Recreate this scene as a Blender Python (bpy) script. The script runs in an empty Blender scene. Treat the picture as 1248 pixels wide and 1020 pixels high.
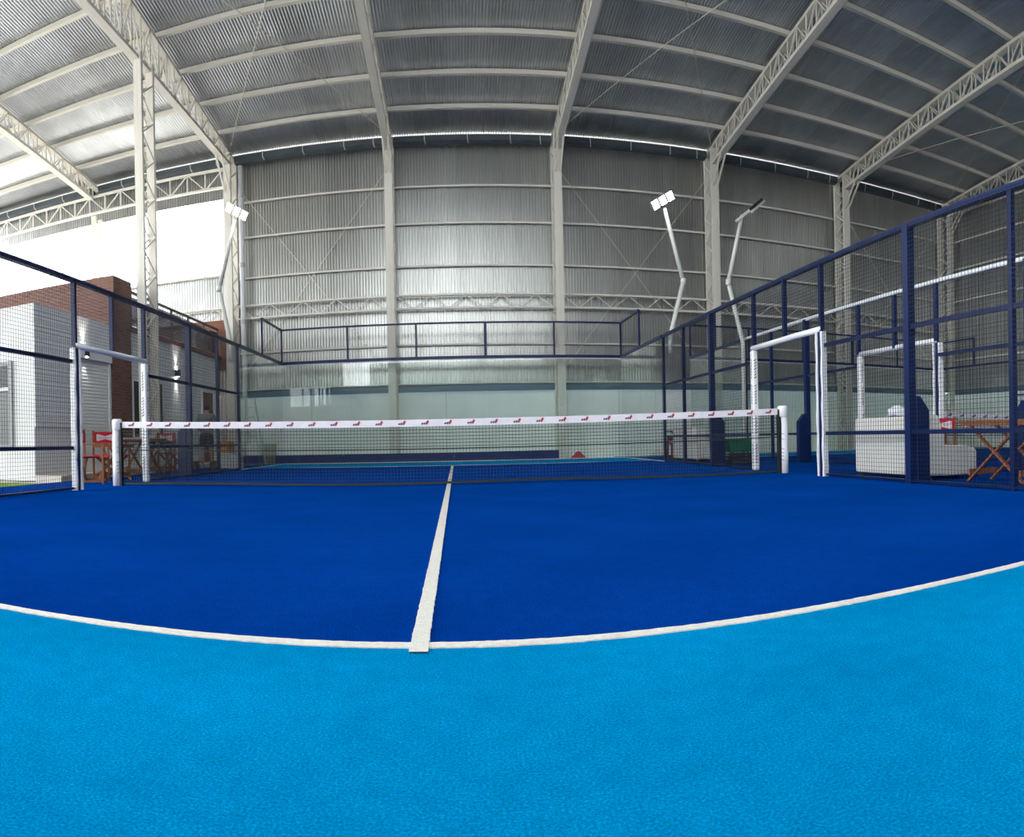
import bpy, bmesh, math, random
from mathutils import Vector, Matrix
random.seed(7)
PI = math.pi
scn = bpy.context.scene
COL = scn.collection

# ------------------------------------------------------------------ camera
# stitched panorama: central cylindrical lens, values fitted to the court's known sizes
F, U0, V0 = 799.5, 556.9, 537.05
CAM = Vector((0.121, -8.915, 0.598))
ROLL = 0.0205
cd = bpy.data.cameras.new('camera')
cd.type = 'PANO'
cd.panorama_type = 'CENTRAL_CYLINDRICAL'
cd.central_cylindrical_radius = 1.0
cd.central_cylindrical_range_u_min = -U0 / F
cd.central_cylindrical_range_u_max = (1248 - U0) / F
cd.central_cylindrical_range_v_min = -(1020 - V0) / F
cd.central_cylindrical_range_v_max = V0 / F
cd.clip_start = 0.05
cd.clip_end = 500
cam = bpy.data.objects.new('camera', cd)
COL.objects.link(cam)
c_, s_ = math.cos(ROLL), math.sin(ROLL)
m = Matrix(((c_, s_, 0, CAM.x), (0, 0, -1, CAM.y), (-s_, c_, 0, CAM.z), (0, 0, 0, 1)))
cam.matrix_world = m
scn.camera = cam

# ------------------------------------------------------------------ light
w = bpy.data.worlds.new('overcast')
scn.world = w
w.use_nodes = True
bg = w.node_tree.nodes['Background']
bg.inputs[0].default_value = (0.93, 0.97, 1.0, 1)
bg.inputs[1].default_value = 1.0
scn.view_settings.view_transform = 'Standard'
scn.view_settings.look = 'None'
scn.view_settings.gamma = 1.0
scn.view_settings.use_curve_mapping = False
scn.view_settings.exposure = 2.9

# ------------------------------------------------------------------ materials
MATS = {}
def mat(name, col, rough=0.6, metal=0.0, noise=0.0, nscale=8.0, bump=0.0, bscale=60.0, emit=None, estr=0.0,
        stretch=None, rnd=0.0, spec=None, coat=0.0):
    if name in MATS: return MATS[name]
    M = bpy.data.materials.new(name); M.use_nodes = True
    nt = M.node_tree; b = nt.nodes['Principled BSDF']
    b.inputs['Base Color'].default_value = (*col, 1)
    b.inputs['Roughness'].default_value = rough
    b.inputs['Metallic'].default_value = metal
    if spec is not None: b.inputs['Specular IOR Level'].default_value = spec
    if coat: b.inputs['Coat Weight'].default_value = coat
    tc = nt.nodes.new('ShaderNodeTexCoord')
    vec = tc.outputs['Object']
    if stretch:
        mp = nt.nodes.new('ShaderNodeMapping'); mp.inputs['Scale'].default_value = stretch
        nt.links.new(vec, mp.inputs[0]); vec = mp.outputs[0]
    if noise or rnd:
        n = nt.nodes.new('ShaderNodeTexNoise'); n.inputs['Scale'].default_value = nscale
        n.inputs['Detail'].default_value = 5
        nt.links.new(vec, n.inputs['Vector'])
        val = n.outputs['Fac']
        mr = nt.nodes.new('ShaderNodeMapRange')
        mr.inputs['From Min'].default_value = 0.25; mr.inputs['From Max'].default_value = 0.75
        mr.inputs['To Min'].default_value = 1 - noise; mr.inputs['To Max'].default_value = 1 + noise
        nt.links.new(val, mr.inputs[0]); fac = mr.outputs[0]
        if rnd:
            oi = nt.nodes.new('ShaderNodeObjectInfo')
            r2 = nt.nodes.new('ShaderNodeMapRange')
            r2.inputs['To Min'].default_value = 1 - rnd; r2.inputs['To Max'].default_value = 1 + rnd
            nt.links.new(oi.outputs['Random'], r2.inputs[0])
            mu = nt.nodes.new('ShaderNodeMath'); mu.operation = 'MULTIPLY'
            nt.links.new(fac, mu.inputs[0]); nt.links.new(r2.outputs[0], mu.inputs[1]); fac = mu.outputs[0]
        vm = nt.nodes.new('ShaderNodeVectorMath'); vm.operation = 'SCALE'
        vm.inputs[0].default_value = col
        nt.links.new(fac, vm.inputs['Scale'])
        nt.links.new(vm.outputs[0], b.inputs['Base Color'])
    if bump:
        n2 = nt.nodes.new('ShaderNodeTexNoise'); n2.inputs['Scale'].default_value = bscale
        n2.inputs['Detail'].default_value = 4
        nt.links.new(vec, n2.inputs['Vector'])
        bp = nt.nodes.new('ShaderNodeBump'); bp.inputs['Strength'].default_value = bump
        bp.inputs['Distance'].default_value = 0.01
        nt.links.new(n2.outputs['Fac'], bp.inputs['Height'])
        nt.links.new(bp.outputs[0], b.inputs['Normal'])
    if emit:
        b.inputs['Emission Color'].default_value = (*emit, 1)
        b.inputs['Emission Strength'].default_value = estr
    MATS[name] = M
    return M

def turf_mat(name, col, tip):
    M = bpy.data.materials.new(name); M.use_nodes = True
    nt = M.node_tree; b = nt.nodes['Principled BSDF']
    b.inputs['Roughness'].default_value = 0.8
    b.inputs['Specular IOR Level'].default_value = 0.0
    b.inputs['Sheen Weight'].default_value = 0.22
    b.inputs['Sheen Roughness'].default_value = 0.5
    b.inputs['Sheen Tint'].default_value = (tip[0], .12 + tip[1], .3 + tip[2], 1)
    tc = nt.nodes.new('ShaderNodeTexCoord')
    fine = nt.nodes.new('ShaderNodeTexNoise'); fine.inputs['Scale'].default_value = 170; fine.inputs['Detail'].default_value = 6
    fine.inputs['Roughness'].default_value = 0.7
    mid = nt.nodes.new('ShaderNodeTexNoise'); mid.inputs['Scale'].default_value = 14; mid.inputs['Detail'].default_value = 5
    big = nt.nodes.new('ShaderNodeTexNoise'); big.inputs['Scale'].default_value = 1.1; big.inputs['Detail'].default_value = 3
    for n in (fine, mid, big): nt.links.new(tc.outputs['Object'], n.inputs['Vector'])
    a = nt.nodes.new('ShaderNodeMath'); a.operation = 'MULTIPLY_ADD'
    nt.links.new(fine.outputs['Fac'], a.inputs[0]); a.inputs[1].default_value = 1.0
    a2 = nt.nodes.new('ShaderNodeMath'); a2.operation = 'MULTIPLY_ADD'
    nt.links.new(mid.outputs['Fac'], a2.inputs[0]); a2.inputs[1].default_value = 0.55
    nt.links.new(big.outputs['Fac'], a2.inputs[2])
    sc = nt.nodes.new('ShaderNodeMath'); sc.operation = 'MULTIPLY'; sc.inputs[1].default_value = 0.22
    nt.links.new(a2.outputs[0], sc.inputs[0])
    nt.links.new(sc.outputs[0], a.inputs[2])
    r = nt.nodes.new('ShaderNodeValToRGB')
    r.color_ramp.elements[0].position = 0.50; r.color_ramp.elements[1].position = 0.86
    k = lambda c, f: (c[0] * f, c[1] * f, c[2] * f, 1)
    r.color_ramp.elements[0].color = k(col, 0.55)
    r.color_ramp.elements[1].color = (*tip, 1)
    e = r.color_ramp.elements.new(0.68); e.color = k(col, 1.0)
    nt.links.new(a.outputs[0], r.inputs[0]); nt.links.new(r.outputs[0], b.inputs['Base Color'])
    bp = nt.nodes.new('ShaderNodeBump'); bp.inputs['Strength'].default_value = 0.8; bp.inputs['Distance'].default_value = 0.008
    nt.links.new(fine.outputs['Fac'], bp.inputs['Height']); nt.links.new(bp.outputs[0], b.inputs['Normal'])
    MATS[name] = M
    return M

def brick_mat(name, c1, c2, mortar, scale, bw, bh, bump=0.5, msize=0.02, axis='XZ', rough=0.8):
    M = bpy.data.materials.new(name); M.use_nodes = True
    nt = M.node_tree; b = nt.nodes['Principled BSDF']; b.inputs['Roughness'].default_value = rough
    tc = nt.nodes.new('ShaderNodeTexCoord'); sp = nt.nodes.new('ShaderNodeSeparateXYZ')
    nt.links.new(tc.outputs['Object'], sp.inputs[0])
    ad = nt.nodes.new('ShaderNodeMath'); ad.operation = 'ADD'
    nt.links.new(sp.outputs[0], ad.inputs[0]); nt.links.new(sp.outputs[1], ad.inputs[1])
    cb = nt.nodes.new('ShaderNodeCombineXYZ')
    nt.links.new(ad.outputs[0], cb.inputs[0]); nt.links.new(sp.outputs[2], cb.inputs[1])
    br = nt.nodes.new('ShaderNodeTexBrick')
    br.inputs['Color1'].default_value = (*c1, 1); br.inputs['Color2'].default_value = (*c2, 1)
    br.inputs['Mortar'].default_value = (*mortar, 1)
    br.inputs['Scale'].default_value = scale; br.inputs['Mortar Size'].default_value = msize
    br.inputs['Brick Width'].default_value = bw; br.inputs['Row Height'].default_value = bh
    nt.links.new(cb.outputs[0], br.inputs['Vector'])
    nt.links.new(br.outputs['Color'], b.inputs['Base Color'])
    bp = nt.nodes.new('ShaderNodeBump'); bp.inputs['Strength'].default_value = bump; bp.inputs['Distance'].default_value = 0.01
    bp.invert = True
    nt.links.new(br.outputs['Fac'], bp.inputs['Height']); nt.links.new(bp.outputs[0], b.inputs['Normal'])
    MATS[name] = M
    return M

def glass_mat(name, tint, ior=1.5, rough=0.0):
    M = bpy.data.materials.new(name); M.use_nodes = True
    nt = M.node_tree
    for n in list(nt.nodes): nt.nodes.remove(n)
    out = nt.nodes.new('ShaderNodeOutputMaterial')
    tr = nt.nodes.new('ShaderNodeBsdfTransparent'); tr.inputs[0].default_value = (*tint, 1)
    gl = nt.nodes.new('ShaderNodeBsdfGlossy'); gl.inputs['Roughness'].default_value = rough
    fr = nt.nodes.new('ShaderNodeFresnel')
    ge = nt.nodes.new('ShaderNodeNewGeometry'); mi = nt.nodes.new('ShaderNodeMapRange')   # same reflectance on both faces of the thin pane
    mi.inputs['To Min'].default_value = ior; mi.inputs['To Max'].default_value = 1.0 / ior
    nt.links.new(ge.outputs['Backfacing'], mi.inputs[0]); nt.links.new(mi.outputs[0], fr.inputs['IOR'])
    mx = nt.nodes.new('ShaderNodeMixShader')
    nt.links.new(fr.outputs[0], mx.inputs[0]); nt.links.new(tr.outputs[0], mx.inputs[1]); nt.links.new(gl.outputs[0], mx.inputs[2])
    nt.links.new(mx.outputs[0], out.inputs[0])
    MATS[name] = M
    return M

GALV = mat('galvanised_roof', (0.56, 0.58, 0.60), 0.36, 0.9, noise=0.12, nscale=1.2, rnd=0.10)
GALVW = mat('galvanised_wall', (0.41, 0.415, 0.40), 0.29, 0.9, noise=0.14, nscale=1.0, rnd=0.08, stretch=(1, 1, 0.35))
STEEL = mat('cream_painted_steel', (0.67, 0.64, 0.56), 0.5, 0.0, noise=0.10, nscale=5)
GUT = mat('gutter_metal', (0.07, 0.085, 0.095), 0.5, 0.4, noise=0.2, nscale=3)
ZINC = mat('zinc_bracket', (0.5, 0.5, 0.48), 0.5, 0.3)
PLAST = mat('white_plaster', (0.84, 0.87, 0.84), 0.75, noise=0.06, nscale=1.5)
BANDM = mat('blue_grey_flashing', (0.10, 0.16, 0.22), 0.5, 0.2, noise=0.15, nscale=2)
CONC = mat('concrete', (0.52, 0.48, 0.43), 0.85, noise=0.15, nscale=3)
BLUE = turf_mat('blue_turf_fibre', (0.0, 0.021, 0.20), (0.004, 0.055, 0.34))
TURQ = turf_mat('turquoise_turf_fibre', (0.0, 0.185, 0.42), (0.0, 0.32, 0.66))
GREEN = turf_mat('green_turf_fibre', (0.16, 0.26, 0.03), (0.35, 0.45, 0.06))
LINE = mat('white_turf_fibre', (0.64, 0.63, 0.57), 0.8, noise=0.10, nscale=60, bump=0.7, bscale=220)
NAVY = mat('navy_powder_coat', (0.002, 0.014, 0.075), 0.38, 0.0, noise=0.1, nscale=4, spec=0.3)
WIRE = mat('navy_wire', (0.003, 0.006, 0.02), 0.4)
RAILW = mat('white_powder_coat', (0.72, 0.74, 0.76), 0.35)
PAD = mat('white_vinyl_pad', (0.80, 0.80, 0.82), 0.35, bump=0.25, bscale=14)
INK = mat('black_ink', (0.02, 0.02, 0.03), 0.5)
NETM = mat('black_net_cord', (0.012, 0.02, 0.02), 0.7)
TAPE = mat('white_net_tape', (0.80, 0.76, 0.80), 0.55, noise=0.05, nscale=12, bump=0.3, bscale=20)
LOGR = mat('red_print', (0.55, 0.03, 0.05), 0.5)
LOGD = mat('dark_maroon_print', (0.10, 0.02, 0.05), 0.5)
GLASS = glass_mat('court_glass', (0.93, 0.965, 0.948))
POLY = glass_mat('clear_polycarbonate', (0.62, 0.64, 0.64), 1.45, 0.2)
DGLASS = glass_mat('smoked_glass', (0.30, 0.29, 0.33))
WOOD = mat('teak_wood', (0.25, 0.085, 0.028), 0.5, noise=0.3, nscale=10, stretch=(1, 1, 6))
WOODD = mat('dark_teak', (0.16, 0.055, 0.02), 0.5, noise=0.3, nscale=10)
RED = mat('red_canvas', (0.62, 0.01, 0.045), 0.7, noise=0.08, nscale=10)
WCAN = mat('white_print', (0.82, 0.80, 0.80), 0.6)
LEATH = mat('white_leatherette', (0.74, 0.73, 0.67), 0.42, noise=0.04, nscale=6, bump=0.15, bscale=10)
BLACK = mat('black_plastic', (0.012, 0.012, 0.014), 0.45)
GRN = mat('green_plastic', (0.004, 0.13, 0.06), 0.4)
ORG = mat('orange_plastic', (0.75, 0.26, 0.02), 0.45)
WHITEP = mat('white_plastic', (0.75, 0.75, 0.73), 0.4)
BLUP = mat('blue_plastic', (0.002, 0.012, 0.13), 0.4)
DRED = mat('dark_red_paint', (0.20, 0.015, 0.02), 0.5)
CARD = mat('cardboard', (0.30, 0.24, 0.16), 0.8, noise=0.1, nscale=6)
BRICK = brick_mat('red_brick', (0.20, 0.085, 0.060), (0.13, 0.055, 0.042), (0.16, 0.11, 0.09), 1.0, 0.24, 0.07, msize=0.010)
TILE = brick_mat('white_wall_tile', (0.70, 0.71, 0.71), (0.66, 0.67, 0.68), (0.34, 0.36, 0.38), 1.0, 0.60, 0.10, msize=0.007, bump=0.4, rough=0.45)
RENDER2 = mat('grey_block_render', (0.30, 0.30, 0.30), 0.8, noise=0.1, nscale=1)
RENDER = mat('light_grey_render', (0.66, 0.66, 0.66), 0.7, noise=0.04, nscale=2)
SHUT = mat('white_shutter', (0.68, 0.68, 0.66), 0.45)
TERRA = mat('terracotta_render', (0.20, 0.085, 0.055), 0.8, noise=0.1, nscale=2)
BROWN = mat('brown_coping', (0.17, 0.08, 0.06), 0.6)
PVC = mat('pale_pvc_pipe', (0.72, 0.62, 0.56), 0.45)
DARKM = mat('dark_frame_metal', (0.015, 0.015, 0.02), 0.4)
SKIN = mat('skin', (0.38, 0.19, 0.12), 0.55)
HAIR = mat('dark_hair', (0.012, 0.01, 0.01), 0.6)
SHIRT = mat('grey_cotton', (0.17, 0.19, 0.21), 0.85, noise=0.1, nscale=12)
SHORT = mat('navy_cotton', (0.01, 0.012, 0.035), 0.85)
LED = mat('lit_led_panel', (1, 1, 1), 0.4, emit=(1.0, 0.98, 0.93), estr=9.0)
LAMPG = mat('pale_grey_lamp_paint', (0.62, 0.62, 0.58), 0.45)
PANEG = mat('grey_window_glass', (0.13, 0.14, 0.14), 0.5)
GREY = mat('mid_grey_plastic', (0.25, 0.26, 0.28), 0.5)
CLOTH = mat('white_cloth', (0.78, 0.80, 0.82), 0.8, bump=0.3, bscale=20)
ALU = mat('aluminium', (0.55, 0.58, 0.55), 0.4, 0.6)

# ------------------------------------------------------------------ helpers
def wloc(o):
    v = Vector((0, 0, 0))
    while o: v += o.location; o = o.parent
    return v

class MB:
    def __init__(s): s.v = []; s.f = []
    def quad(s, *p):
        n = len(s.v); s.v += [tuple(q) for q in p]; s.f.append(tuple(range(n, n + len(p)))); return s
    def hexa(s, p):  # 8 points: bottom ring then top ring
        n = len(s.v); s.v += [tuple(q) for q in p]
        for q in ((3, 2, 1, 0), (4, 5, 6, 7), (0, 1, 5, 4), (1, 2, 6, 5), (2, 3, 7, 6), (3, 0, 4, 7)):
            s.f.append(tuple(n + i for i in q))
        return s
    def box(s, x0, x1, y0, y1, z0, z1):
        return s.hexa([(x0, y0, z0), (x1, y0, z0), (x1, y1, z0), (x0, y1, z0), (x0, y0, z1), (x1, y0, z1), (x1, y1, z1), (x0, y1, z1)])
    def bar(s, p, q, w, h, up=(0, 0, 1)):
        p = Vector(p); q = Vector(q); d = (q - p).normalized(); u = Vector(up)
        if abs(d.dot(u)) > 0.98: u = Vector((0, 1, 0))
        a = d.cross(u).normalized(); b = a.cross(d).normalized(); a *= w / 2; b *= h / 2
        return s.hexa([p - a - b, p + a - b, q + a - b, q - a - b, p - a + b, p + a + b, q + a + b, q - a + b])
    def tube(s, pts, r, n=10, cap=True):
        pts = [Vector(p) for p in pts]; rings = []
        rr = r if isinstance(r, (list, tuple)) else [r] * len(pts)
        for i, p in enumerate(pts):
            d = (pts[min(i + 1, len(pts) - 1)] - pts[max(i - 1, 0)]).normalized()
            u = Vector((0, 0, 1)) if abs(d.z) < 0.9 else Vector((0, 1, 0))
            a = d.cross(u).normalized(); b = a.cross(d).normalized(); b0 = len(s.v)
            for k in range(n):
                t = 2 * PI * k / n
                s.v.append(tuple(p + (a * math.cos(t) + b * math.sin(t)) * rr[i]))
            rings.append(b0)
        for i in range(len(pts) - 1):
            for k in range(n):
                s.f.append((rings[i] + k, rings[i] + (k + 1) % n, rings[i + 1] + (k + 1) % n, rings[i + 1] + k))
        if cap:
            s.f.append(tuple(rings[0] + k for k in range(n))[::-1]); s.f.append(tuple(rings[-1] + k for k in range(n)))
        return s
    def prism(s, poly, axis, a0, a1):
        # poly: 2D points; axis 'x': (y,z), 'y': (x,z), 'z': (x,y)
        def P(p, a):
            return {'x': (a, p[0], p[1]), 'y': (p[0], a, p[1]), 'z': (p[0], p[1], a)}[axis]
        n = len(s.v); k = len(poly)
        s.v += [P(p, a0) for p in poly] + [P(p, a1) for p in poly]
        s.f.append(tuple(range(n, n + k))[::-1]); s.f.append(tuple(range(n + k, n + 2 * k)))
        for i in range(k): s.f.append((n + i, n + (i + 1) % k, n + k + (i + 1) % k, n + k + i))
        return s
    def mesh(s, name, material, smooth=False):
        me = bpy.data.meshes.new(name); me.from_pydata(s.v, [], s.f); me.materials.append(material)
        bm = bmesh.new(); bm.from_mesh(me); bmesh.ops.recalc_face_normals(bm, faces=bm.faces); bm.to_mesh(me); bm.free()
        if smooth:
            for p in me.polygons: p.use_smooth = True
        return me
    def build(s, name, material, parent=None, smooth=False, bevel=0, seg=2, wire=False):
        off = wloc(parent) if parent else Vector((0, 0, 0))
        if off.length: s.v = [(a - off.x, b - off.y, c - off.z) for a, b, c in s.v]
        me = s.mesh(name, material, smooth)
        o = bpy.data.objects.new(name, me); COL.objects.link(o)
        if parent: o.parent = parent
        if bevel:
            md = o.modifiers.new('bevel', 'BEVEL'); md.width = bevel; md.segments = seg; md.limit_method = 'ANGLE'
        return o

def tag(o, label=None, cat=None, group=None, kind=None):
    if label: o['label'] = label
    if cat: o['category'] = cat
    if group: o['group'] = group
    if kind: o['kind'] = kind
    return o
def thing(name, label=None, cat=None, loc=(0, 0, 0), group=None, kind=None, rz=0):
    o = bpy.data.objects.new(name, None); COL.objects.link(o); o.location = loc; o.rotation_euler = (0, 0, rz)
    o.empty_display_size = 0.1
    return tag(o, label, cat, group, kind)

UNIT = {}
def unit(material):
    if material.name not in UNIT:
        b = MB(); b.box(-.5, .5, -.5, .5, -.5, .5); UNIT[material.name] = b.mesh('bar_' + material.name, material)
    return UNIT[material.name]
def bar(name, p, q, w_, h_, material, parent=None, up=(0, 0, 1)):
    """a straight member from p to q (world), section w_ x h_; shares one mesh per material"""
    p = Vector(p); q = Vector(q); d = q - p; L = d.length; d.normalize(); u = Vector(up)
    if abs(d.dot(u)) > 0.98: u = Vector((0, 1, 0))
    a = d.cross(u).normalized(); b = a.cross(d).normalized()
    o = bpy.data.objects.new(name, unit(material)); COL.objects.link(o)
    mid = (p + q) / 2
    if parent: o.parent = parent; mid = mid - wloc(parent)
    R = Matrix((d, a, b)).transposed().to_4x4()
    o.matrix_local = Matrix.Translation(mid) @ R @ Matrix.Diagonal((L, w_, h_, 1))
    return o
def boxo(name, x0, x1, y0, y1, z0, z1, material, parent=None):
    return bar(name, (x0, (y0 + y1) / 2, (z0 + z1) / 2), (x1, (y0 + y1) / 2, (z0 + z1) / 2), abs(y1 - y0), abs(z1 - z0), material, parent)
def copy_tree(o, parent=None):
    c = o.copy(); COL.objects.link(c); c.parent = parent
    for ch in list(o.children): copy_tree(ch, c)
    return c

# ================================================================== THE HALL
EAVE, SLOPE, YW, YCOL, RIDGE, BACK = 9.92, 0.13, 11.12, 10.4, -4.0, -19.0
def roofz(y): return EAVE + SLOPE * (11.0 - y) if y > RIDGE else EAVE + SLOPE * (11.0 - RIDGE) - SLOPE * (RIDGE - y)
BX = [-1.75 + 5.02 * i for i in range(-3, 5)]        # -16.81 .. 18.33
XR = 18.95

fl = MB(); fl.box(-70, 60, -70, 60, -0.3, -0.02)
tag(fl.build('floor', CONC), kind='structure')

# ---- corrugated sheets
PITCH, AMP = 0.0772, 0.013
def corr_profile(n, seg=6):
    return [(i * PITCH / seg, AMP * math.sin(2 * PI * i / seg)) for i in range(n * seg + 1)]
PROF = corr_profile(13)
SHW = PROF[-1][0]
def trap_profile(n, pitch):
    out = []
    for i in range(n):
        x = i * pitch
        out += [(x, 0), (x + .46 * pitch, 0), (x + .60 * pitch, -.026), (x + .86 * pitch, -.026)]
    return out + [(n * pitch, 0)]
TRAP = trap_profile(11, SHW / 11)
def sheet_mesh(name, length, material, PROF=PROF, smooth=True):
    b = MB()
    for (x, h) in PROF: b.v += [(x, h, 0), (x, h, length)]
    for i in range(len(PROF) - 1): b.f.append((2 * i, 2 * i + 2, 2 * i + 3, 2 * i + 1))
    me = bpy.data.meshes.new(name); me.from_pydata(b.v, [], b.f); me.materials.append(material)
    if smooth:
        for p in me.polygons: p.use_smooth = True
    return me

# back wall: rendered masonry below, sheets above
wb = MB(); wb.box(-18, XR + .2, 11.2, 11.4, -0.02, 2.2)
wall_back = tag(wb.build('wall_back', PLAST), kind='structure')
ws = sheet_mesh('cladding_sheet', 7.69, GALVW, TRAP, False)
x = -6.77
while x < XR - 0.1:
    o = bpy.data.objects.new('cladding_sheet', ws); COL.objects.link(o); o.parent = wall_back; o.location = (x, YW, 2.2); x += SHW
ws2 = sheet_mesh('cladding_sheet_half', 3.9, GALVW, TRAP, False); ws3 = sheet_mesh('cladding_sheet_top', 1.29, GALVW, TRAP, False)
x = -6.77 - SHW
while x > -18:
    for me, z in ((ws2, 2.2), (ws3, 8.6)):
        o = bpy.data.objects.new('cladding_sheet', me); COL.objects.link(o); o.parent = wall_back; o.location = (x, YW, z)
    x -= SHW
for i in range(2, 7):
    xa, xb = BX[i] + .05, min(BX[i + 1] - .05, XR)
    if i == 7: break
    for z in (3.52, 5.92, 7.22, 8.35):
        bar('girt', (xa, 11.04, z), (xb, 11.04, z), 0.09, 0.055, STEEL, wall_back)
    bar('flashing', (xa, 11.05, 2.2), (xb, 11.05, 2.2), 0.12, 0.2, BANDM, wall_back)
    bar('ledge', (xa, 11.0, 2.33), (xb, 11.0, 2.33), 0.16, 0.04, STEEL, wall_back)
for i in range(0, 2):
    bar('girt', (BX[i], 11.04, 6.1), (BX[i + 1], 11.04, 6.1), 0.09, 0.055, STEEL, wall_back)
    bar('girt', (BX[i], 11.04, 7.05), (BX[i + 1], 11.04, 7.05), 0.03, 0.03, STEEL, wall_back)
# rendered panel joints behind the far glass
for xx in (-4.4, -0.2, 5.2, 6.4, 10.2, 15.0):
    boxo('render_joint', xx, xx + .03, 11.185, 11.205, 0, 2.1, RENDER, wall_back)

# side wall
wr = MB(); wr.box(XR + .08, XR + .28, BACK, 11.2, -0.02, 2.2)
wall_right = tag(wr.build('wall_right', PLAST), kind='structure')
ws4 = sheet_mesh('side_cladding_sheet', 8.6, GALVW, TRAP, False)
y = 11.1
while y > BACK:
    o = bpy.data.objects.new('cladding_sheet', ws4); COL.objects.link(o); o.parent = wall_right
    o.rotation_euler = (0, 0, -PI / 2); o.location = (XR, y, 2.2); y -= SHW
for z in (3.52, 5.92, 7.22, 8.35, 9.5):
    bar('girt', (XR - .08, BACK, z), (XR - .08, 11.0, z), 0.09, 0.055, STEEL, wall_right)
bar('flashing', (XR - .06, BACK, 2.2), (XR - .06, 11.0, 2.2), 0.12, 0.2, BANDM, wall_right)

# wall behind the viewer: closed beside the second court, wide open elsewhere
wf = MB()
def wfb(x0, x1, z0, z1): wf.box(x0, x1, BACK - .25, BACK - .05, z0, z1)
wfb(-17, XR + .28, -.02, 3.4); wfb(-17, -12.3, 3.4, 4.8); wfb(-9.2, XR + .28, 3.4, 4.8); wfb(-17, -8.2, 4.8, 6.4); wfb(-6.2, XR + .28, 4.8, 6.4)
wfb(-17, -8.2, 6.4, 9.9); wfb(6.5, XR + .28, 6.4, 9.9)
wall_front = tag(wf.build('wall_front', RENDER2), kind='structure')
for xx in (-11.3, -10.5, -9.8): boxo('mullion', xx - .05, xx + .05, BACK - .2, BACK - .1, 3.4, 4.8, DARKM, wall_front)

# roof
ceiling = thing('ceiling', kind='structure', loc=(0, 11.0, EAVE))
Lf = math.hypot(11.03 - RIDGE, SLOPE * (11.03 - RIDGE)); Lb = math.hypot(RIDGE - BACK, SLOPE * (RIDGE - BACK))
rs = sheet_mesh('roof_sheet', Lf, GALV); rs2 = sheet_mesh('roof_sheet_rear', Lb, GALV); rs3 = sheet_mesh('skylight_sheet', Lb, POLY)
ang = math.atan(SLOPE)
x = -17.0
while x < XR:
    o = bpy.data.objects.new('roof_sheet', rs); COL.objects.link(o); o.parent = ceiling
    # local z runs up the slope towards -Y ; local y is the sheet normal
    R = Matrix(((1, 0, 0), (0, math.sin(ang), -math.cos(ang)), (0, math.cos(ang), math.sin(ang)))).to_4x4()
    o.matrix_local = Matrix.Translation(Vector((x, .03, AMP + .002 - SLOPE * .03))) @ R
    o = bpy.data.objects.new('skylight_sheet' if -3.2 < x < 4.0 else 'roof_sheet', rs3 if -3.2 < x < 4.0 else rs2); COL.objects.link(o); o.parent = ceiling
    R = Matrix(((1, 0, 0), (0, -math.sin(ang), math.cos(ang)), (0, math.cos(ang), math.sin(ang)))).to_4x4()
    o.matrix_local = Matrix.Translation(Vector((x, BACK - 11.0, AMP + roofz(BACK) - EAVE))) @ R
    x += SHW
PUR = [11.0 - 1.4 * k for k in range(0, 11)]
for i in range(len(BX) - 1):
    xa, xb = BX[i], (BX[i + 1] if i < 6 else XR - .02)
    for k, yy in enumerate(PUR):
        z = roofz(yy)
        if k == 0: bar('purlin', (xa, yy + .015, z - .07), (xb, yy + .015, z - .07), 0.02, 0.14, STEEL, ceiling)
        else: bar('purlin', (xa, yy, z - .07), (xb, yy, z - .07), 0.07, 0.14, STEEL, ceiling)
        bar('purlin_lip', (xa, yy - .05, z - .13), (xb, yy - .05, z - .13), 0.04, 0.02, STEEL, ceiling)
for yy in [RIDGE - 2.5 * k for k in range(1, 7)]:
    bar('purlin', (BX[0], yy, roofz(yy) - .07), (BX[-1], yy, roofz(yy) - .07), 0.07, 0.14, STEEL, ceiling)

# gutter inside the eave, per bay, with hooks
ORD = ['first', 'second', 'third', 'fourth', 'fifth', 'sixth', 'seventh', 'eighth']
for i in range(len(BX) - 1):
    xa, xb = BX[i] + .13, BX[i + 1] - .13
    g = thing('eave_gutter', '%s length of dark eave gutter counted from the corrugated side wall' % ORD[6 - i], 'gutter', ((xa + xb) / 2, 10.85, 9.5), 'eave gutter lengths')
    b = MB(); b.prism([(10.72, 9.76), (10.72, 9.6), (10.78, 9.54), (10.94, 9.54), (10.99, 9.6), (10.99, 9.76), (10.97, 9.76), (10.97, 9.61), (10.93, 9.56), (10.79, 9.56), (10.74, 9.61), (10.74, 9.76)], 'x', xa, xb)
    b.build('trough', GUT, g)
    for t in (.2, .47, .74, .93):
        xx = xa + (xb - xa) * t
        hb = MB(); hb.bar((xx, 10.70, 9.76), (xx, 10.70, 9.62), .03, .02); hb.bar((xx, 10.70, 9.62), (xx + .03, 10.80, 9.525), .03, .02); hb.bar((xx, 10.70, 9.765), (xx, 10.90, 9.765), .03, .02)
        hb.build('hook', ZINC, g)

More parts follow.
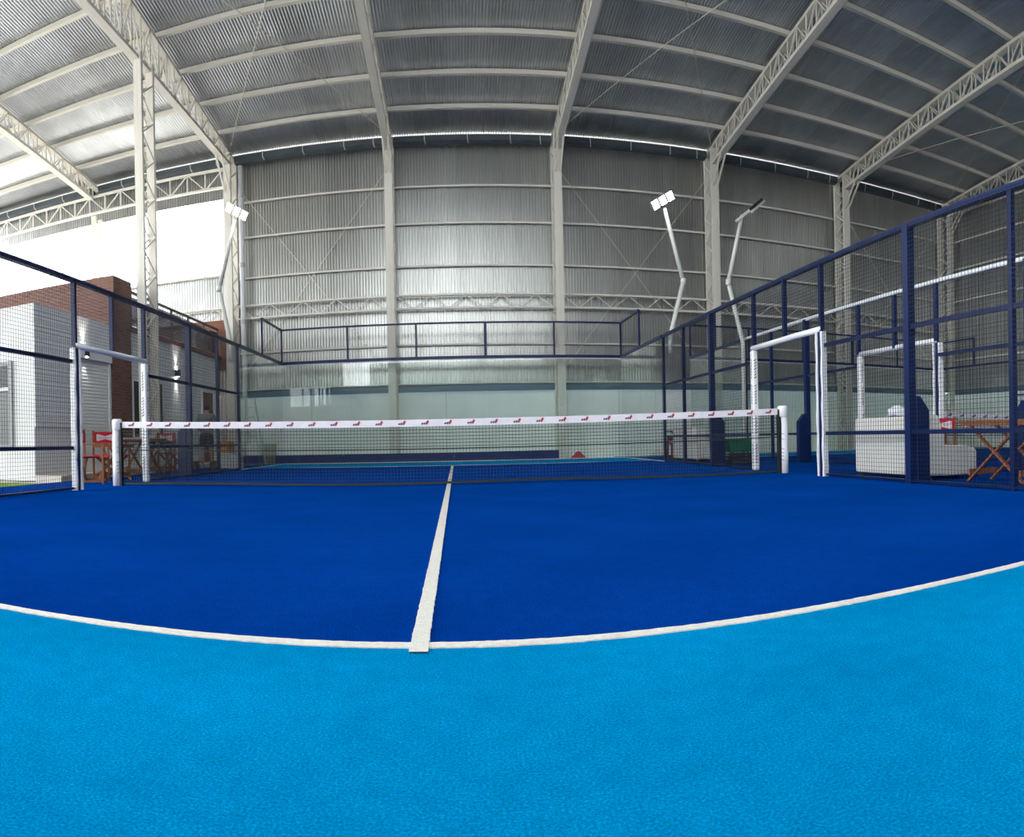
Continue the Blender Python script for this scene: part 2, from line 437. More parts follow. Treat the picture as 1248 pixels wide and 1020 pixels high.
# lattice columns of the back wall
def lattice_column(name, label, x, y0, y1, z1, group=None, w=0.24, step=0.42, lw=0.035):
    t = thing(name, label, 'column', (x, (y0 + y1) / 2, 0), group)
    bar('chord', (x, y0, 0.02), (x, y0, z1), w, 0.09, STEEL, t, up=(0, 1, 0))
    bar('chord', (x, y1, 0.02), (x, y1, z1), w, 0.09, STEEL, t, up=(0, 1, 0))
    boxo('base_plate', x - w * .7, x + w * .7, y0 - .1, y1 + .08, -0.02, 0.02, STEEL, t)
    n = int((z1 - .2) / step); z = 0.12
    for k in range(n):
        a, b = (y0, y1) if k % 2 else (y1, y0)
        for sx in (-1, 1):
            bar('lacing_bar', (x + sx * w * .42, a, z), (x + sx * w * .42, b, z + step), lw, 0.02, STEEL, t, up=(1, 0, 0))
        z += step
    return t
for i, xx in enumerate(BX[1:]):
    top = roofz(YCOL) - 0.75
    j = 6 - i
    if i == 0:
        continue
    t = lattice_column('wall_column', '%s cream lattice column of the back wall counted from the corrugated side wall' % ORD[j], xx, YCOL, 10.98, top + .5, 'back wall columns')
# column in the open bay: slim, two posts
lattice_column('opening_column', 'slim lattice column standing in the bright wall opening above the clubhouse', BX[1] + .05, 10.55, 10.98, 8.66, w=.16, step=.5)
# mid-span column
lattice_column('tall_column', 'tall free-standing lattice column in front of the clubhouse wall', -6.72, 4.35, 4.95, 9.62, w=.2, step=.45)

# roof trusses
def truss(i, x):
    deep = (i == 2)
    lab = 'cream lattice roof truss resting on the tall free-standing column' if deep else ('%s cream lattice roof truss counted from the corrugated side wall' % ORD[7 - i])
    t = thing('roof_truss', lab, 'truss', (x, 3.2, 10.2), 'roof trusses')
    ya, yb = 10.45, RIDGE
    def topz(y): return roofz(y) - .22
    def botz(y):
        if deep: return 9.42 + .012 * (10.4 - y)
        return topz(y) - (.52 + .012 * (10.4 - y))
    wd = .2
    bar('top_chord', (x, ya + .5, topz(ya + .5)), (x, yb, topz(yb)), wd, .09, STEEL, t)
    bar('bottom_chord', (x, ya, botz(ya)), (x, yb, botz(yb)), wd, .09, STEEL, t)
    planes = (-.08, .08)
    y = ya; k = 0; st = .46
    while y - st > yb:
        for px in planes:
            bar('web_bar', (x + px, y, botz(y)), (x + px, y, topz(y)), .025, .035, STEEL, t, up=(0, 1, 0))
            if k % 2: bar('web_bar', (x + px, y, botz(y)), (x + px, y - st, topz(y - st)), .025, .035, STEEL, t, up=(1, 0, 0))
            else: bar('web_bar', (x + px, y, topz(y)), (x + px, y - st, botz(y - st)), .025, .035, STEEL, t, up=(1, 0, 0))
        y -= st; k += 1
    if i > 1:
        for px in planes:
            bar('knee_strut', (x + px, YCOL - .04, 8.55), (x + px, YCOL - .75, botz(YCOL - .75)), .04, .05, STEEL, t, up=(1, 0, 0))
    # rear half behind the ridge
    bar('bottom_chord', (x, yb, botz(yb)), (x, BACK, topz(BACK) - .6), wd, .09, STEEL, t)
    bar('top_chord', (x, yb, topz(yb)), (x, BACK, topz(BACK)), wd, .09, STEEL, t)
for i, xx in enumerate(BX):
    truss(i, xx)

# horizontal lattice girders
def girder(label, xa, xb, y, z0, z1, n, nstyle=False, group='lattice girders of the back wall'):
    t = thing('lattice_girder', label, 'girder', ((xa + xb) / 2, y, z0), group)
    bar('chord', (xa, y, z0), (xb, y, z0), .10, .06, STEEL, t); bar('chord', (xa, y, z1), (xb, y, z1), .10, .06, STEEL, t)
    st = (xb - xa) / n
    for k in range(n):
        a, b = (z0, z1) if k % 2 else (z1, z0)
        bar('web_bar', (xa + k * st, y, a), (xa + (k + 1) * st, y, b), .03, .04, STEEL, t, up=(0, 1, 0))
        if nstyle: bar('web_bar', (xa + k * st, y, z0), (xa + k * st, y, z1), .03, .04, STEEL, t, up=(0, 1, 0))
for i in range(1, 7):
    girder('low lattice girder in the %s back wall bay counted from the corrugated side wall' % ORD[6 - i], BX[i] + .13, BX[i + 1] - .13, 10.86, 4.60, 5.0, 9)
girder('deep lattice header girder above the bright wall opening', BX[0], BX[2] - .16, 10.5, 8.74, 9.32, 16, True)

# bracing rods
def rod(par, p, q, r=.012):
    b = MB(); b.tube([p, q], r, 6); o = b.build('brace_rod', STEEL, par)
for (a, b_) in ((2, 3), (4, 5), (6, 7)):
    xa, xb = BX[a], BX[b_]
    rod(wall_back, (xa + .1, 11.0, 2.6), (xb - .1, 11.0, 8.9))
    rod(wall_back, (xa + .1, 11.0, 8.9), (xb - .1, 11.0, 2.6), .0121)
    rod(ceiling, (xa + .1, 10.4, roofz(10.4) - .2), (xb - .1, 1.2, roofz(1.2) - .2), .014)
    rod(ceiling, (xb - .1, 10.4, roofz(10.4) - .2), (xa + .1, 1.2, roofz(1.2) - .2), .0141)

# downpipe beside the corner column
dp = MB(); dp.tube([(-6.42, 10.7, 0.0), (-6.42, 10.7, 9.41)], .085, 12)
d = dp.build('downpipe', RAILW, smooth=True); tag(d, 'white round downpipe beside the corner lattice column', 'pipe')
for z in (2.0, 4.4, 6.2, 8.4):
    cpl = MB(); cpl.tube([(-6.42, 10.7, z), (-6.42, 10.7, z + .14)], .1, 12); cpl.build('pipe_coupling', ZINC, d)

# ================================================================== GROUND COVER
def turf(name, label, x0, x1, y0, y1, material, z=0.0):
    b = MB(); b.box(x0, x1, y0, y1, -0.018, z); o = b.build(name, material); tag(o, label, 'turf'); return o
SL = 7.0
turf('blue_turf', 'dark blue artificial turf between the service lines of the near court', -5, 5, -SL, SL, BLUE)
turf('turquoise_turf', 'wide turquoise artificial turf in front of the white service line', -5, 5, -10, -SL, TURQ)
turf('turquoise_turf', 'narrow turquoise artificial turf at the foot of the far glass wall', -5, 5, SL, 10, TURQ)
turf('blue_turf', 'blue turf strip between the fence and the clubhouse', -6.55, -5, -10, 11.1, BLUE)
turf('blue_turf', 'blue turf strip with sofas between the two courts', 5, 7.2, -10, 11.1, BLUE)
turf('blue_turf', 'dark blue artificial turf of the second court behind the sofas', 7.2, 17.2, -SL, SL, BLUE)
turf('turquoise_turf', 'turquoise turf at the far end of the second court', 7.2, 17.2, SL, 10, TURQ)
turf('turquoise_turf', 'turquoise turf at the near end of the second court', 7.2, 17.2, -10, -SL, TURQ)
turf('green_turf', 'small strip of green turf beside the white clubhouse block', -8.6, -6.55, -10, 0.2, GREEN)
def line(label, x0, x1, y0, y1, hz=.004):
    b = MB(); n = 60
    # slightly uneven fibre edge
    lx = (x1 - x0) > (y1 - y0)
    L = (x1 - x0) if lx else (y1 - y0)
    n = int(L / .02); va = []
    for k in range(n + 1):
        t = k / n; e0 = random.uniform(-.0022, .0022); e1 = random.uniform(-.0022, .0022)
        if lx: b.v += [(x0 + L * t, y0 + e0, .0), (x0 + L * t, y1 + e1, .0), (x0 + L * t, y0 + e0, hz), (x0 + L * t, y1 + e1, hz)]
        else: b.v += [(x1 + e0, y0 + L * t, .0), (x0 + e1, y0 + L * t, .0), (x1 + e0, y0 + L * t, hz), (x0 + e1, y0 + L * t, hz)]
    for k in range(n):
        i = 4 * k; j = i + 4
        b.f += [(i + 2, j + 2, j + 3, i + 3), (i, j, j + 2, i + 2), (i + 1, i + 3, j + 3, j + 1)]
    o = b.build('court_line', LINE); tag(o, label, 'line'); return o
line('white service line between turquoise and blue turf in front of the net', -5, 5, -SL - .025, -SL + .025)
line('white service line on the far side of the net', -5, 5, SL - .025, SL + .025)
line('white centre line running under the net', -.027, .027, -SL - .07, SL - .03, .006)
line('white far service line of the second court', 7.2, 17.2, SL - .025, SL + .025)

# ================================================================== COURT ENCLOSURES
def wires(x, ya, yb, z0, z1, pitch=.05, r=.0016, plane='x'):
    """welded wire mesh in plane x=const (plane 'x') or y=const (plane 'y')"""
    b = MB()
    def w_(p, q):
        b.bar(p, q, 2 * r, 2 * r)
    n = int(round((yb - ya) / pitch)); st = (yb - ya) / n
    for k in range(n + 1):
        a = ya + k * st
        if plane == 'x': w_((x, a, z0), (x, a, z1))
        else: w_((a, x, z0), (a, x, z1))
    n = int(round((z1 - z0) / pitch)); st = (z1 - z0) / n
    for k in range(n + 1):
        z = z0 + k * st
        if plane == 'x': w_((x + .004, ya, z), (x + .004, yb, z))
        else: w_((ya, x + .004, z), (yb, x + .004, z))
    return b

ZR = (0.03, 0.60, 1.83, 3.0)
def side_fence(label, X, out, ys, toprail=NAVY, pitch=.05, thick=(-3.0, 3.0), wr=.0017, yfrom=-6, yto=6):
    """mesh side fence along Y at X ; out = +1 / -1 outward direction"""
    t = thing('mesh_fence', label, 'fence', (X, 0, 0))
    for y in ys:
        if abs(y) < .01: z0 = 2.05
        elif abs(abs(y) - 1.08) < .02: z0 = 2.05
        else: z0 = 0.0
        th = .10 if min(abs(y - k) for k in thick) < .01 else .06
        p = bar('post', (X + out * .02, y, z0), (X + out * .02, y, 3.0), th, th, NAVY, t, up=(0, 1, 0))
        if th == .10:
            bx0 = X + out * .07
            b = MB(); b.prism([(bx0, 0), (bx0 + out * .19, 0), (bx0 + out * .19, .86), (bx0 + out * .06, 1.02), (bx0, 1.02)], 'y', y - .06, y + .06)
            b.build('post_base', NAVY, t, bevel=.006)
    # jamb posts behind the pads
    for y in (-1.08, 1.08):
        bar('door_post', (X, y, 0), (X, y, 2.05), .06, .06, NAVY, t, up=(0, 1, 0))
    bar('top_rail', (X + out * .02, yfrom, 3.0), (X + out * .02, yto, 3.0), .08, .06, toprail, t)
    for ya, yb in ((yfrom, -1.08), (1.08, yto)):
        for z in ZR[:3]:
            th = .03 if z < .1 else .05
            bar('rail', (X + out * .02, ya, z), (X + out * .02, yb, z), .05, th, NAVY, t)
        o = wires(X - out * .03, ya, yb, .03, 3.0, pitch, wr).build('wire_mesh', WIRE, t); o['kind'] = 'stuff'
    o = wires(X - out * .03, -1.08, 1.08, 2.1, 3.0, pitch, wr).build('wire_mesh', WIRE, t); o['kind'] = 'stuff'
    return t
YS = [-6, -4.6, -3.0, -1.08, 0, 1.08, 3.0, 4.6, 6]
fence_a = side_fence('navy wire mesh side fence in front of the clubhouse', -5, -1, YS)
fence_b = side_fence('navy wire mesh side fence in front of the sofas', 5, 1, YS)
fence_c = side_fence('navy mesh fence with white top rail along the second court behind the sofas', 7.2, -1, YS, toprail=RAILW, wr=.0013)

def glass_wall(label, panes, name='glass_wall', loc=(0, 0, 0)):
    t = thing(name, label, 'glass wall', loc)
    for (x0, x1, y0, y1) in panes:
        b = MB(); b.box(x0, x1, y0, y1, 0.01, 2.96); b.build('glass_pane', GLASS, t)
    return t
def end_glass(label, X0, Y, side=1):
    t = glass_wall(label, [(X0 + 2 * k + .004, X0 + 2 * k + 1.996, Y - .005, Y + .005) for k in range(5)], loc=(X0 + 5, Y, 0))
    bar('base_strip', (X0, Y, .01), (X0 + 10, Y, .01), .03, .02, ZINC, t)
    bar('top_edge', (X0, Y, 2.945), (X0 + 10, Y, 2.945), .02, .03, RAILW, t)
    return t
def side_glass(label, X, y0):
    t = glass_wall(label, [(X - .005, X + .005, y0 + 2 * k + .004, y0 + 2 * k + 1.996) for k in range(2)], loc=(X, y0 + 2, 0))
    s = 1 if X > 0 else -1
    bar('base_strip', (X, y0, .01), (X, y0 + 4, .01), .03, .02, ZINC, t)
    return t
def top_screen(label, X0, Y, hang=1):
    """navy framed mesh above an end glass wall, returning 2 m along both sides"""
    t = thing('mesh_screen', label, 'fence', (X0 + 5, Y, 3.0))
    bar('bottom_rail', (X0, Y, 3.0), (X0 + 10, Y, 3.0), .08, .08, NAVY, t)
    bar('top_rail', (X0, Y, 4.0), (X0 + 10, Y, 4.0), .05, .05, NAVY, t)
    for k in range(6):
        wd = .08 if k == 3 else .05
        bar('post', (X0 + 2 * k, Y, 3.0), (X0 + 2 * k, Y, 4.0), wd, wd, NAVY, t, up=(0, 1, 0))
    o = wires(Y - .03, X0, X0 + 10, 3.0, 4.0, .05, .0012, 'y').build('wire_mesh', WIRE, t); o['kind'] = 'stuff'
    for X in (X0, X0 + 10):
        bar('bottom_rail', (X, Y - 3.95 * hang, 3.0), (X, Y, 3.0), .06, .07, NAVY, t)
        bar('top_rail', (X, Y - 2 * hang, 4.0), (X, Y, 4.0), .05, .05, NAVY, t)
        bar('post', (X, Y - 2 * hang, 3.0), (X, Y - 2 * hang, 4.0), .05, .05, NAVY, t, up=(0, 1, 0))
        y0, y1 = sorted((Y - 2 * hang, Y))
        o = wires(X, y0, y1, 3.0, 4.0, .05, .0012).build('wire_mesh', WIRE, t); o['kind'] = 'stuff'
    return t
end_glass('far glass end wall of the near court behind the net', -5, 10)
top_screen('navy framed mesh screen on top of the near court far glass', -5, 10)
side_glass('glass side wall panes beside the stepladder and boxes', -5, 6)
side_glass('glass side wall panes beside the dark red chair', 5, 6)
end_glass('far glass end wall of the second court', 7.2, 10)
top_screen('navy framed mesh screen on top of the second court far glass', 7.2, 10)
side_glass('second court glass side panes beside the gap with the dark red chair', 7.2, 6)
side_glass('second court glass side panes along the corrugated side wall', 17.2, 6)
# far side of second court
t = thing('mesh_fence', 'navy mesh side fence of the second court along the corrugated side wall', 'fence', (17.2, 0, 0))
for y in (-6, -3, -1.08, 1.08, 3, 6): bar('post', (17.2, y, 0), (17.2, y, 3), .075, .075, NAVY, t, up=(0, 1, 0))
for z in (.6, 1.83, 3.0): bar('rail', (17.2, -6, z), (17.2, 6, z), .05, .05, NAVY, t)
o = wires(17.17, -6, 6, .03, 3.0, .05, .0013).build('wire_mesh', WIRE, t); o['kind'] = 'stuff'
# upstand behind the far glass
b = MB(); b.box(-5.3, 3.1, 10.12, 10.22, 0.0, .26); o = b.build('blue_upstand', BLUP, bevel=.01)
tag(o, 'low dark blue board lying along the foot of the back wall behind the far glass', 'board')

# ---- door pads
def squiggle(b, x, y, z0, L, n, side):
    """a column of small script-like strokes on a pad face (plane x=const if side='x')"""
    for k in range(n):
        z = z0 + L * k / n; a = random.uniform(.012, .026); hz = L / n * .62
        p = [(-a, 0), (a * .3, hz * .25), (-a * .2, hz * .6), (a, hz)]
        for (u0, v0), (u1, v1) in zip(p[:-1], p[1:]):
            if side == 'x': b.bar((x, y + u0, z + v0), (x, y + u1, z + v1), .011, .002, up=(1, 0, 0))
            else: b.bar((x + u0, y, z + v0), (x + u1, y, z + v1), .011, .002, up=(0, 1, 0))
def door_pads(t, X, out):
    # far post: full pad; near post: pad split open around the post
    b = MB(); b.box(X - .05, X + .05, 1.00, 1.12, .0, 2.02); pf = b.build('post_pad', PAD, t, bevel=.025, seg=3)
    s = MB()
    for z in (.12, .62, 1.12, 1.55): squiggle(s, X - .01, .998, z, .34, 7, 'y'); squiggle(s, X - out * .0525, 1.06, z, .34, 7, 'x')
    s.build('pad_lettering', INK, pf)['kind'] = 'stuff'
    for dy, nm in ((-.075, 0), (.062, 1)):
        b = MB(); n = 14; 
        for k in range(n):
            z0, z1 = 2.02 * k / n, 2.02 * (k + 1) / n
            o0, o1 = .006 * math.sin(k * 1.7 + nm), .006 * math.sin((k + 1) * 1.7 + nm)
            b.hexa([(X - .04 + o0, -1.08 + dy - .016, z0), (X + .04 + o0, -1.08 + dy - .016, z0), (X + .04 + o0, -1.08 + dy + .022, z0), (X - .04 + o0, -1.08 + dy + .022, z0),
                    (X - .04 + o1, -1.08 + dy - .016, z1), (X + .04 + o1, -1.08 + dy - .016, z1), (X + .04 + o1, -1.08 + dy + .022, z1), (X - .04 + o1, -1.08 + dy + .022, z1)])
        b.build('split_pad', PAD, t)
    b = MB(); b.tube([(X, -1.1, 2.06), (X, -.3, 2.065), (X, .5, 2.058), (X, 1.1, 2.06)], .047, 12); b.build('lintel_pad', PAD, t, smooth=True)
    return t
door_pads(fence_a, -5, -1)
door_pads(fence_b, 5, 1)
door_pads(fence_c, 7.2, -1)

# ---- nets
def make_net(label, xc, logo_mats, px=4.95):
    t = thing('padel_net', label, 'net', (xc, 0, 0))
    H = lambda x: .80 + .10 * ((x - xc) / 4.85) ** 2       # lower edge of the tape
    N = 40; xs = [xc - 4.86 + 9.72 * k / N for k in range(N + 1)]
    b = MB()
    for a, c in zip(xs[:-1], xs[1:]):
        b.hexa([(a, -.012, H(a)), (c, -.012, H(c)), (c, .012, H(c)), (a, .012, H(a)), (a, -.012, H(a) + .095), (c, -.012, H(c) + .095), (c, .012, H(c) + .095), (a, .012, H(a) + .095)])
    tape = b.build('net_tape', TAPE, t)
    n = 31
    for k in range(n):
        x = xc - 4.70 + 9.4 * k / (n - 1); z = H(x) + .03
        g = MB()
        for q in range(3):
            xa = x - .05 + .031 * q
            g.prism([(xa, z - .004), (xa + .026, z - .004), (xa + .036, z + .022 + .004 * q), (xa + .012, z + .020 + .004 * q)], 'y', -.0145, -.0125)
        g.build('logo_lettering', logo_mats[0], tape)['kind'] = 'stuff'
        g = MB(); g.prism([(x + .015, z + .030), (x + .03, z + .022), (x + .050, z + .016), (x + .060, z + .034), (x + .052, z + .052), (x + .036, z + .056), (x + .030, z + .044)], 'y', -.0155, -.0130)
        g.build('logo_emblem', logo_mats[1], tape)
    # cord mesh
    b = MB(); r = .0019; p = .045
    m_ = int(9.7 / p)
    for k in range(m_ + 1):
        x = xc - 4.85 + 9.7 * k / m_; b.bar((x, 0, .03), (x, 0, H(x)), 2 * r, 2 * r)
    rows = 17
    for j in range(rows):
        f = j / rows
        for a, c in zip(xs[:-1:4], xs[4::4]):
            r2 = r * (1.9 if j >= rows - 6 else 1)
            b.bar((a, .003, .03 + (H(a) - .03) * f), (c, .003, .03 + (H(c) - .03) * f), 2 * r2, 2 * r2)
    o = b.build('net_mesh', NETM, t); o['kind'] = 'stuff'
    b = MB()
    for a, c in zip(xs[:-1], xs[1:]):
        b.bar((a, -.004, .035 + .012 * math.sin(a * 1.3)), (c, -.004, .035 + .012 * math.sin(c * 1.3)), .012, .03)
    b.build('bottom_band', NETM, t)
    b = MB()
    for a, c in zip(xs[:-1], xs[1:]):
        b.bar((a, -.004, H(a) * .62), (c, -.004, H(c) * .62), .006, .014)
    b.build('middle_cord', NETM, t)
    for s in (-1, 1):
        x = xc + s * px
        b = MB(); b.box(x - .035 - s * .045, x + .035 - s * .045, -.04, .04, 0, .98); b.build('post', BLACK, t)
        b = MB(); b.tube([(x + s * .015, -.01, 0), (x + s * .015, -.01, .3), (x + s * .02, -.01, .75), (x + s * .01, -.01, .86), (x, -.01, .90)], [.066, .066, .064, .062, .066], 14)
        pp = b.build('post_pad', PAD, t, smooth=True)
        b = MB(); b.tube([(x, -.01, .86), (x, -.01, .88), (x, -.01, 1.0), (x, -.01, 1.03), (x, -.01, 1.04)], [.06, .078, .078, .074, .05], 14); b.build('cap', PAD, t, smooth=True)
        g = MB()
        for z in (.2, .26, .31, .37, .52, .6): g.bar((x - s * .02, -.083, z), (x - s * .055 + .0, -.06, z + .012), .012, .006)
        g.build('lace', INK, pp)['kind'] = 'stuff'
make_net('net with white tape and small red logos across the near court', 0, (LOGD, LOGR))
make_net('net of the second court behind the sofa and folding table', 12.2, (INK, LOGD), 4.88)

# ---- floodlight masts
def mast(label, pts, base_z, r=.055):
    t = thing('floodlight_mast', label, 'floodlight', pts[0])
    b = MB(); b.tube([(pts[0][0], pts[0][1], base_z)] + pts[:2], r, 10); b.build('lower_pole', LAMPG, t, smooth=True)
    b = MB(); b.tube(pts[1:], [r, r * .85], 10); b.build('upper_pole', LAMPG, t, smooth=True)
    b = MB(); q = Vector(pts[1]); b.tube([q - Vector((0, 0, .07)), q + Vector((0, 0, .07))], r * 1.25, 10); b.build('elbow', LAMPG, t, smooth=True)
    return t
def head(t, c, d, n, count, size, lit):
    d = Vector(d).normalized(); n = Vector(n); n = (n - d * n.dot(d)).normalized(); e = n.cross(d); c = Vector(c)
    bb = MB(); bb.bar(c - d * .26 - n * .06, c + d * .26 - n * .06, .05, .06); bb.build('crossbar', LAMPG, t)
    for k in range(count):
        q = c + d * ((k - (count - 1) / 2) * (size + .045))
        b = MB(); a_, e_, n_ = d * size / 2, e * size * .62, n * .035
        b.hexa([q - a_ - e_ - n_, q + a_ - e_ - n_, q + a_ + e_ - n_, q - a_ + e_ - n_, q - a_ - e_ + n_, q + a_ - e_ + n_, q + a_ + e_ + n_, q - a_ + e_ + n_])
        h = b.build('lamp_housing', BLACK if not lit else LAMPG, t, bevel=.008)
        b = MB(); a2, e2, n2 = a_ * .88, e_ * .88, n * .038
        b.hexa([q - a2 - e2 + n_, q + a2 - e2 + n_, q + a2 + e2 + n_, q - a2 + e2 + n_, q - a2 - e2 + n2, q + a2 - e2 + n2, q + a2 + e2 + n2, q - a2 + e2 + n2])
        b.build('led_panel', LED if lit else GREY, h)
tR = mast('lit floodlight on a cranked pole rising behind the far right fence corner', [(5.2, 6, 3.0), (5.56, 6, 4.33), (5.12, 6, 6.05)], 2.6)
tR['label'] = 'lit floodlight on a cranked pole above the dark red chair'
head(tR, (5.05, 5.95, 6.22), (.84, 0, .54), (-.25, -.8, -.5), 3, .17, True)
tL = mast('lit floodlight on a cranked pole above the clubhouse end', [(-5.18, 6, 3.0), (-5.46, 6, 4.40), (-5.02, 6, 6.02)], 2.6)
head(tL, (-4.94, 5.95, 6.2), (-.84, 0, .54), (.25, -.8, -.5), 3, .17, True)
tB = mast('unlit floodlight on a cranked pole beside the second court', [(7.05, 5.85, 2.9), (6.68, 5.85, 4.35), (7.08, 5.85, 6.04)], 0.0)
dB = Vector((.75, 0, .66))
b = MB(); b.bar((6.92, 5.83, 5.88), (7.28, 5.83, 6.19), .07, .06); b.build('bracket', LAMPG, tB)
head(tB, (7.46, 5.8, 6.35), dB, Vector((.42, .88, .3)).cross(dB) * -1, 2, .16, False)

# ================================================================== CLUBHOUSE
ch = thing('clubhouse', 'low white tiled clubhouse with red brick upper wall and glass balustrade', 'building', (-9, 5, 0))
b = MB(); b.box(-14, -7.2, 0.85, 3.9, 0, 3.32); b.build('entrance_block', RENDER, ch)
b = MB(); b.box(-7.2, -7.18, 0.85, 2.28, 1.0, 3.32); b.build('tile_cladding', TILE, ch)
b = MB(); b.box(-14, -7.2, 4.6, 10.45, 0, 3.32); b.build('long_wall', RENDER, ch)
def clad(y0, y1, z0, z1):
    b = MB(); b.box(-7.2, -7.18, y0, y1, z0, z1); b.build('tile_cladding', TILE, ch)
# tile cladding around the openings
WIN = [(4.72, 5.12, .84, 2.16), (5.80, 6.30, .84, 2.2)]
clad(4.62, 10.45, 2.22, 3.30); clad(4.62, 4.68, 0, 2.22); clad(5.16, 5.76, 0, 2.22); clad(6.34, 8.92, 0, 2.22); clad(9.88, 10.45, 0, 2.22)
for (y0, y1, z0, z1) in WIN:
    b = MB()
    for q in ((y0 - .05, y0, z0, z1 + .05), (y1, y1 + .05, z0, z1 + .05), (y0, y1, z1, z1 + .05), (y0, y1, z0 - .05, z0)): b.box(-7.2, -7.168, q[0], q[1], q[2], q[3])
    f = b.build('window', WHITEP, ch)
    b = MB(); b.box(-7.195, -7.178, y0, y1, z0, z1); b.build('pane', DARKM, f)
b = MB()
for q in ((8.9, 8.97, 0, 2.26), (9.83, 9.9, 0, 2.26), (8.97, 9.83, 2.19, 2.26)): b.box(-7.2, -7.14, *q)
dr = b.build('door', WHITEP, ch)
b2 = MB(); b2.box(-7.165, -7.05, 3.66, 8.8, .10, .82); b2.build('plinth', RENDER, ch, bevel=.01)
b = MB(); b.box(-7.196, -7.17, 8.97, 9.83, 0.0, 2.19); b.build('door_leaf', WOODD, dr)
b = MB(); b.tube([(-7.15, 9.08, 1.0), (-7.12, 9.08, 1.0), (-7.12, 9.16, 1.0)], .012, 8); b.build('handle', ZINC, dr)
# roller shutter
b = MB(); n = 34
for k in range(n):
    z0 = .05 + 2.4 * k / n; z1 = .05 + 2.4 * (k + 1) / n
    b.hexa([(-7.2, 2.36, z0), (-7.172, 2.36, z0), (-7.172, 3.55, z0), (-7.2, 3.55, z0), (-7.2, 2.36, z1), (-7.184, 2.36, z1), (-7.184, 3.55, z1), (-7.2, 3.55, z1)])
sh = b.build('roller_shutter', SHUT, ch)
b = MB(); b.box(-7.2, -7.10, 2.34, 3.6, 2.45, 2.62); b.build('shutter_box', RENDER, sh)
b = MB(); b.box(-7.2, -7.15, 2.30, 2.36, 0, 2.45); b.box(-7.2, -7.15, 3.55, 3.61, 0, 2.45); b.build('guide_rail', RENDER, sh)
# window of the block's front
b = MB()
for q in ((-9.7, -9.62, .6, 2.28), (-7.78, -7.70, .6, 2.28), (-9.62, -7.78, 2.2, 2.28), (-9.62, -7.78, .6, .68), (-9.62, -7.78, 1.72, 1.78)): b.box(q[0], q[1], .80, .85, q[2], q[3])
f = b.build('window', GREY, ch)
b = MB(); b.box(-9.62, -7.78, .82, .848, .68, 1.72); b.build('pane', PANEG, f)
b = MB(); b.box(-9.62, -7.78, .82, .848, 1.78, 2.2); b.build('pane', DARKM, f)
b = MB(); b.box(-9.62, -7.78, .79, .80, 1.72, 1.78); b.build('transom', WHITEP, f)
# brick
b = MB(); b.box(-16, -7.14, 3.78, 4.62, 3.32, 4.45); b.build('brick_wall', BRICK, ch)
b = MB(); b.box(-7.35, -7.165, 3.72, 4.62, 0, 3.32); b.build('brick_pier', BRICK, ch)
b = MB(); b.box(-7.26, -7.12, 4.62, 10.5, 3.30, 3.42); b.build('coping', BROWN, ch)
n = 5; st = (10.4 - 4.66) / n
for k in range(n):
    b = MB(); b.box(-7.2, -7.19, 4.66 + k * st + .05, 4.66 + (k + 1) * st - .05, 3.46, 4.14); b.build('balustrade_panel', DGLASS, ch)
for k in range(n + 1):
    bar('balustrade_post', (-7.2, 4.66 + k * st, 3.42), (-7.2, 4.66 + k * st, 4.24), .05, .05, DARKM, ch, up=(0, 1, 0))
bar('handrail', (-7.2, 4.62, 4.25), (-7.2, 10.42, 4.25), .06, .05, DARKM, ch)
b = MB(); b.box(-14, -6.95, 10.5, 10.62, 3.0, 4.55); b.build('terrace_wall', TERRA, ch)
b = MB(); b.box(-7.2, -6.62, .85, 10.4, -.02, .10); b.build('step', CONC, ch)
for k, (xx, yy) in enumerate(((-7.22, 10.75), (-7.11, 10.75), (-7.0, 10.75))):
    b = MB(); b.tube([(xx, yy, -.02), (xx, yy, 4.8)], .045, 10); o = b.build('service_pipe', PVC, smooth=True)
    tag(o, ('pale vertical service pipe hard against the clubhouse terrace wall', 'middle one of three pale vertical service pipes at the clubhouse end', 'pale vertical service pipe closest to the corner lattice column')[k], 'pipe', 'service pipes at the clubhouse end')

def wall_lamp(label, y, z):
    t = thing('wall_lamp', label, 'lamp', (-7.18, y, z))
    b = MB(); b.box(-7.18, -7.06, y - .065, y + .065, z - .09, z + .09); b.build('housing', BLACK, t, bevel=.008)
    for s in (-1, 1):
        b = MB(); b.box(-7.15, -7.09, y - .04, y + .04, z + s * .091, z + s * .094); b.build('lens', LED, t)
        ld = bpy.data.lights.new('wall_lamp_beam', 'SPOT'); ld.energy = 4.5; ld.spot_size = 1.15; ld.spot_blend = .8; ld.shadow_soft_size = .03
        ld.color = (1, .97, .9)
        lo = bpy.data.objects.new('beam', ld); COL.objects.link(lo); lo.parent = t
        lo.location = (.075, 0, s * .12); lo.rotation_euler = (0 if s < 0 else PI, .0, 0)
wall_lamp('black up-and-down wall lamp beside the roller shutter', 2.55, 2.58)
wall_lamp('black up-and-down wall lamp on the tiled wall above the red chair', 7.15, 2.56)

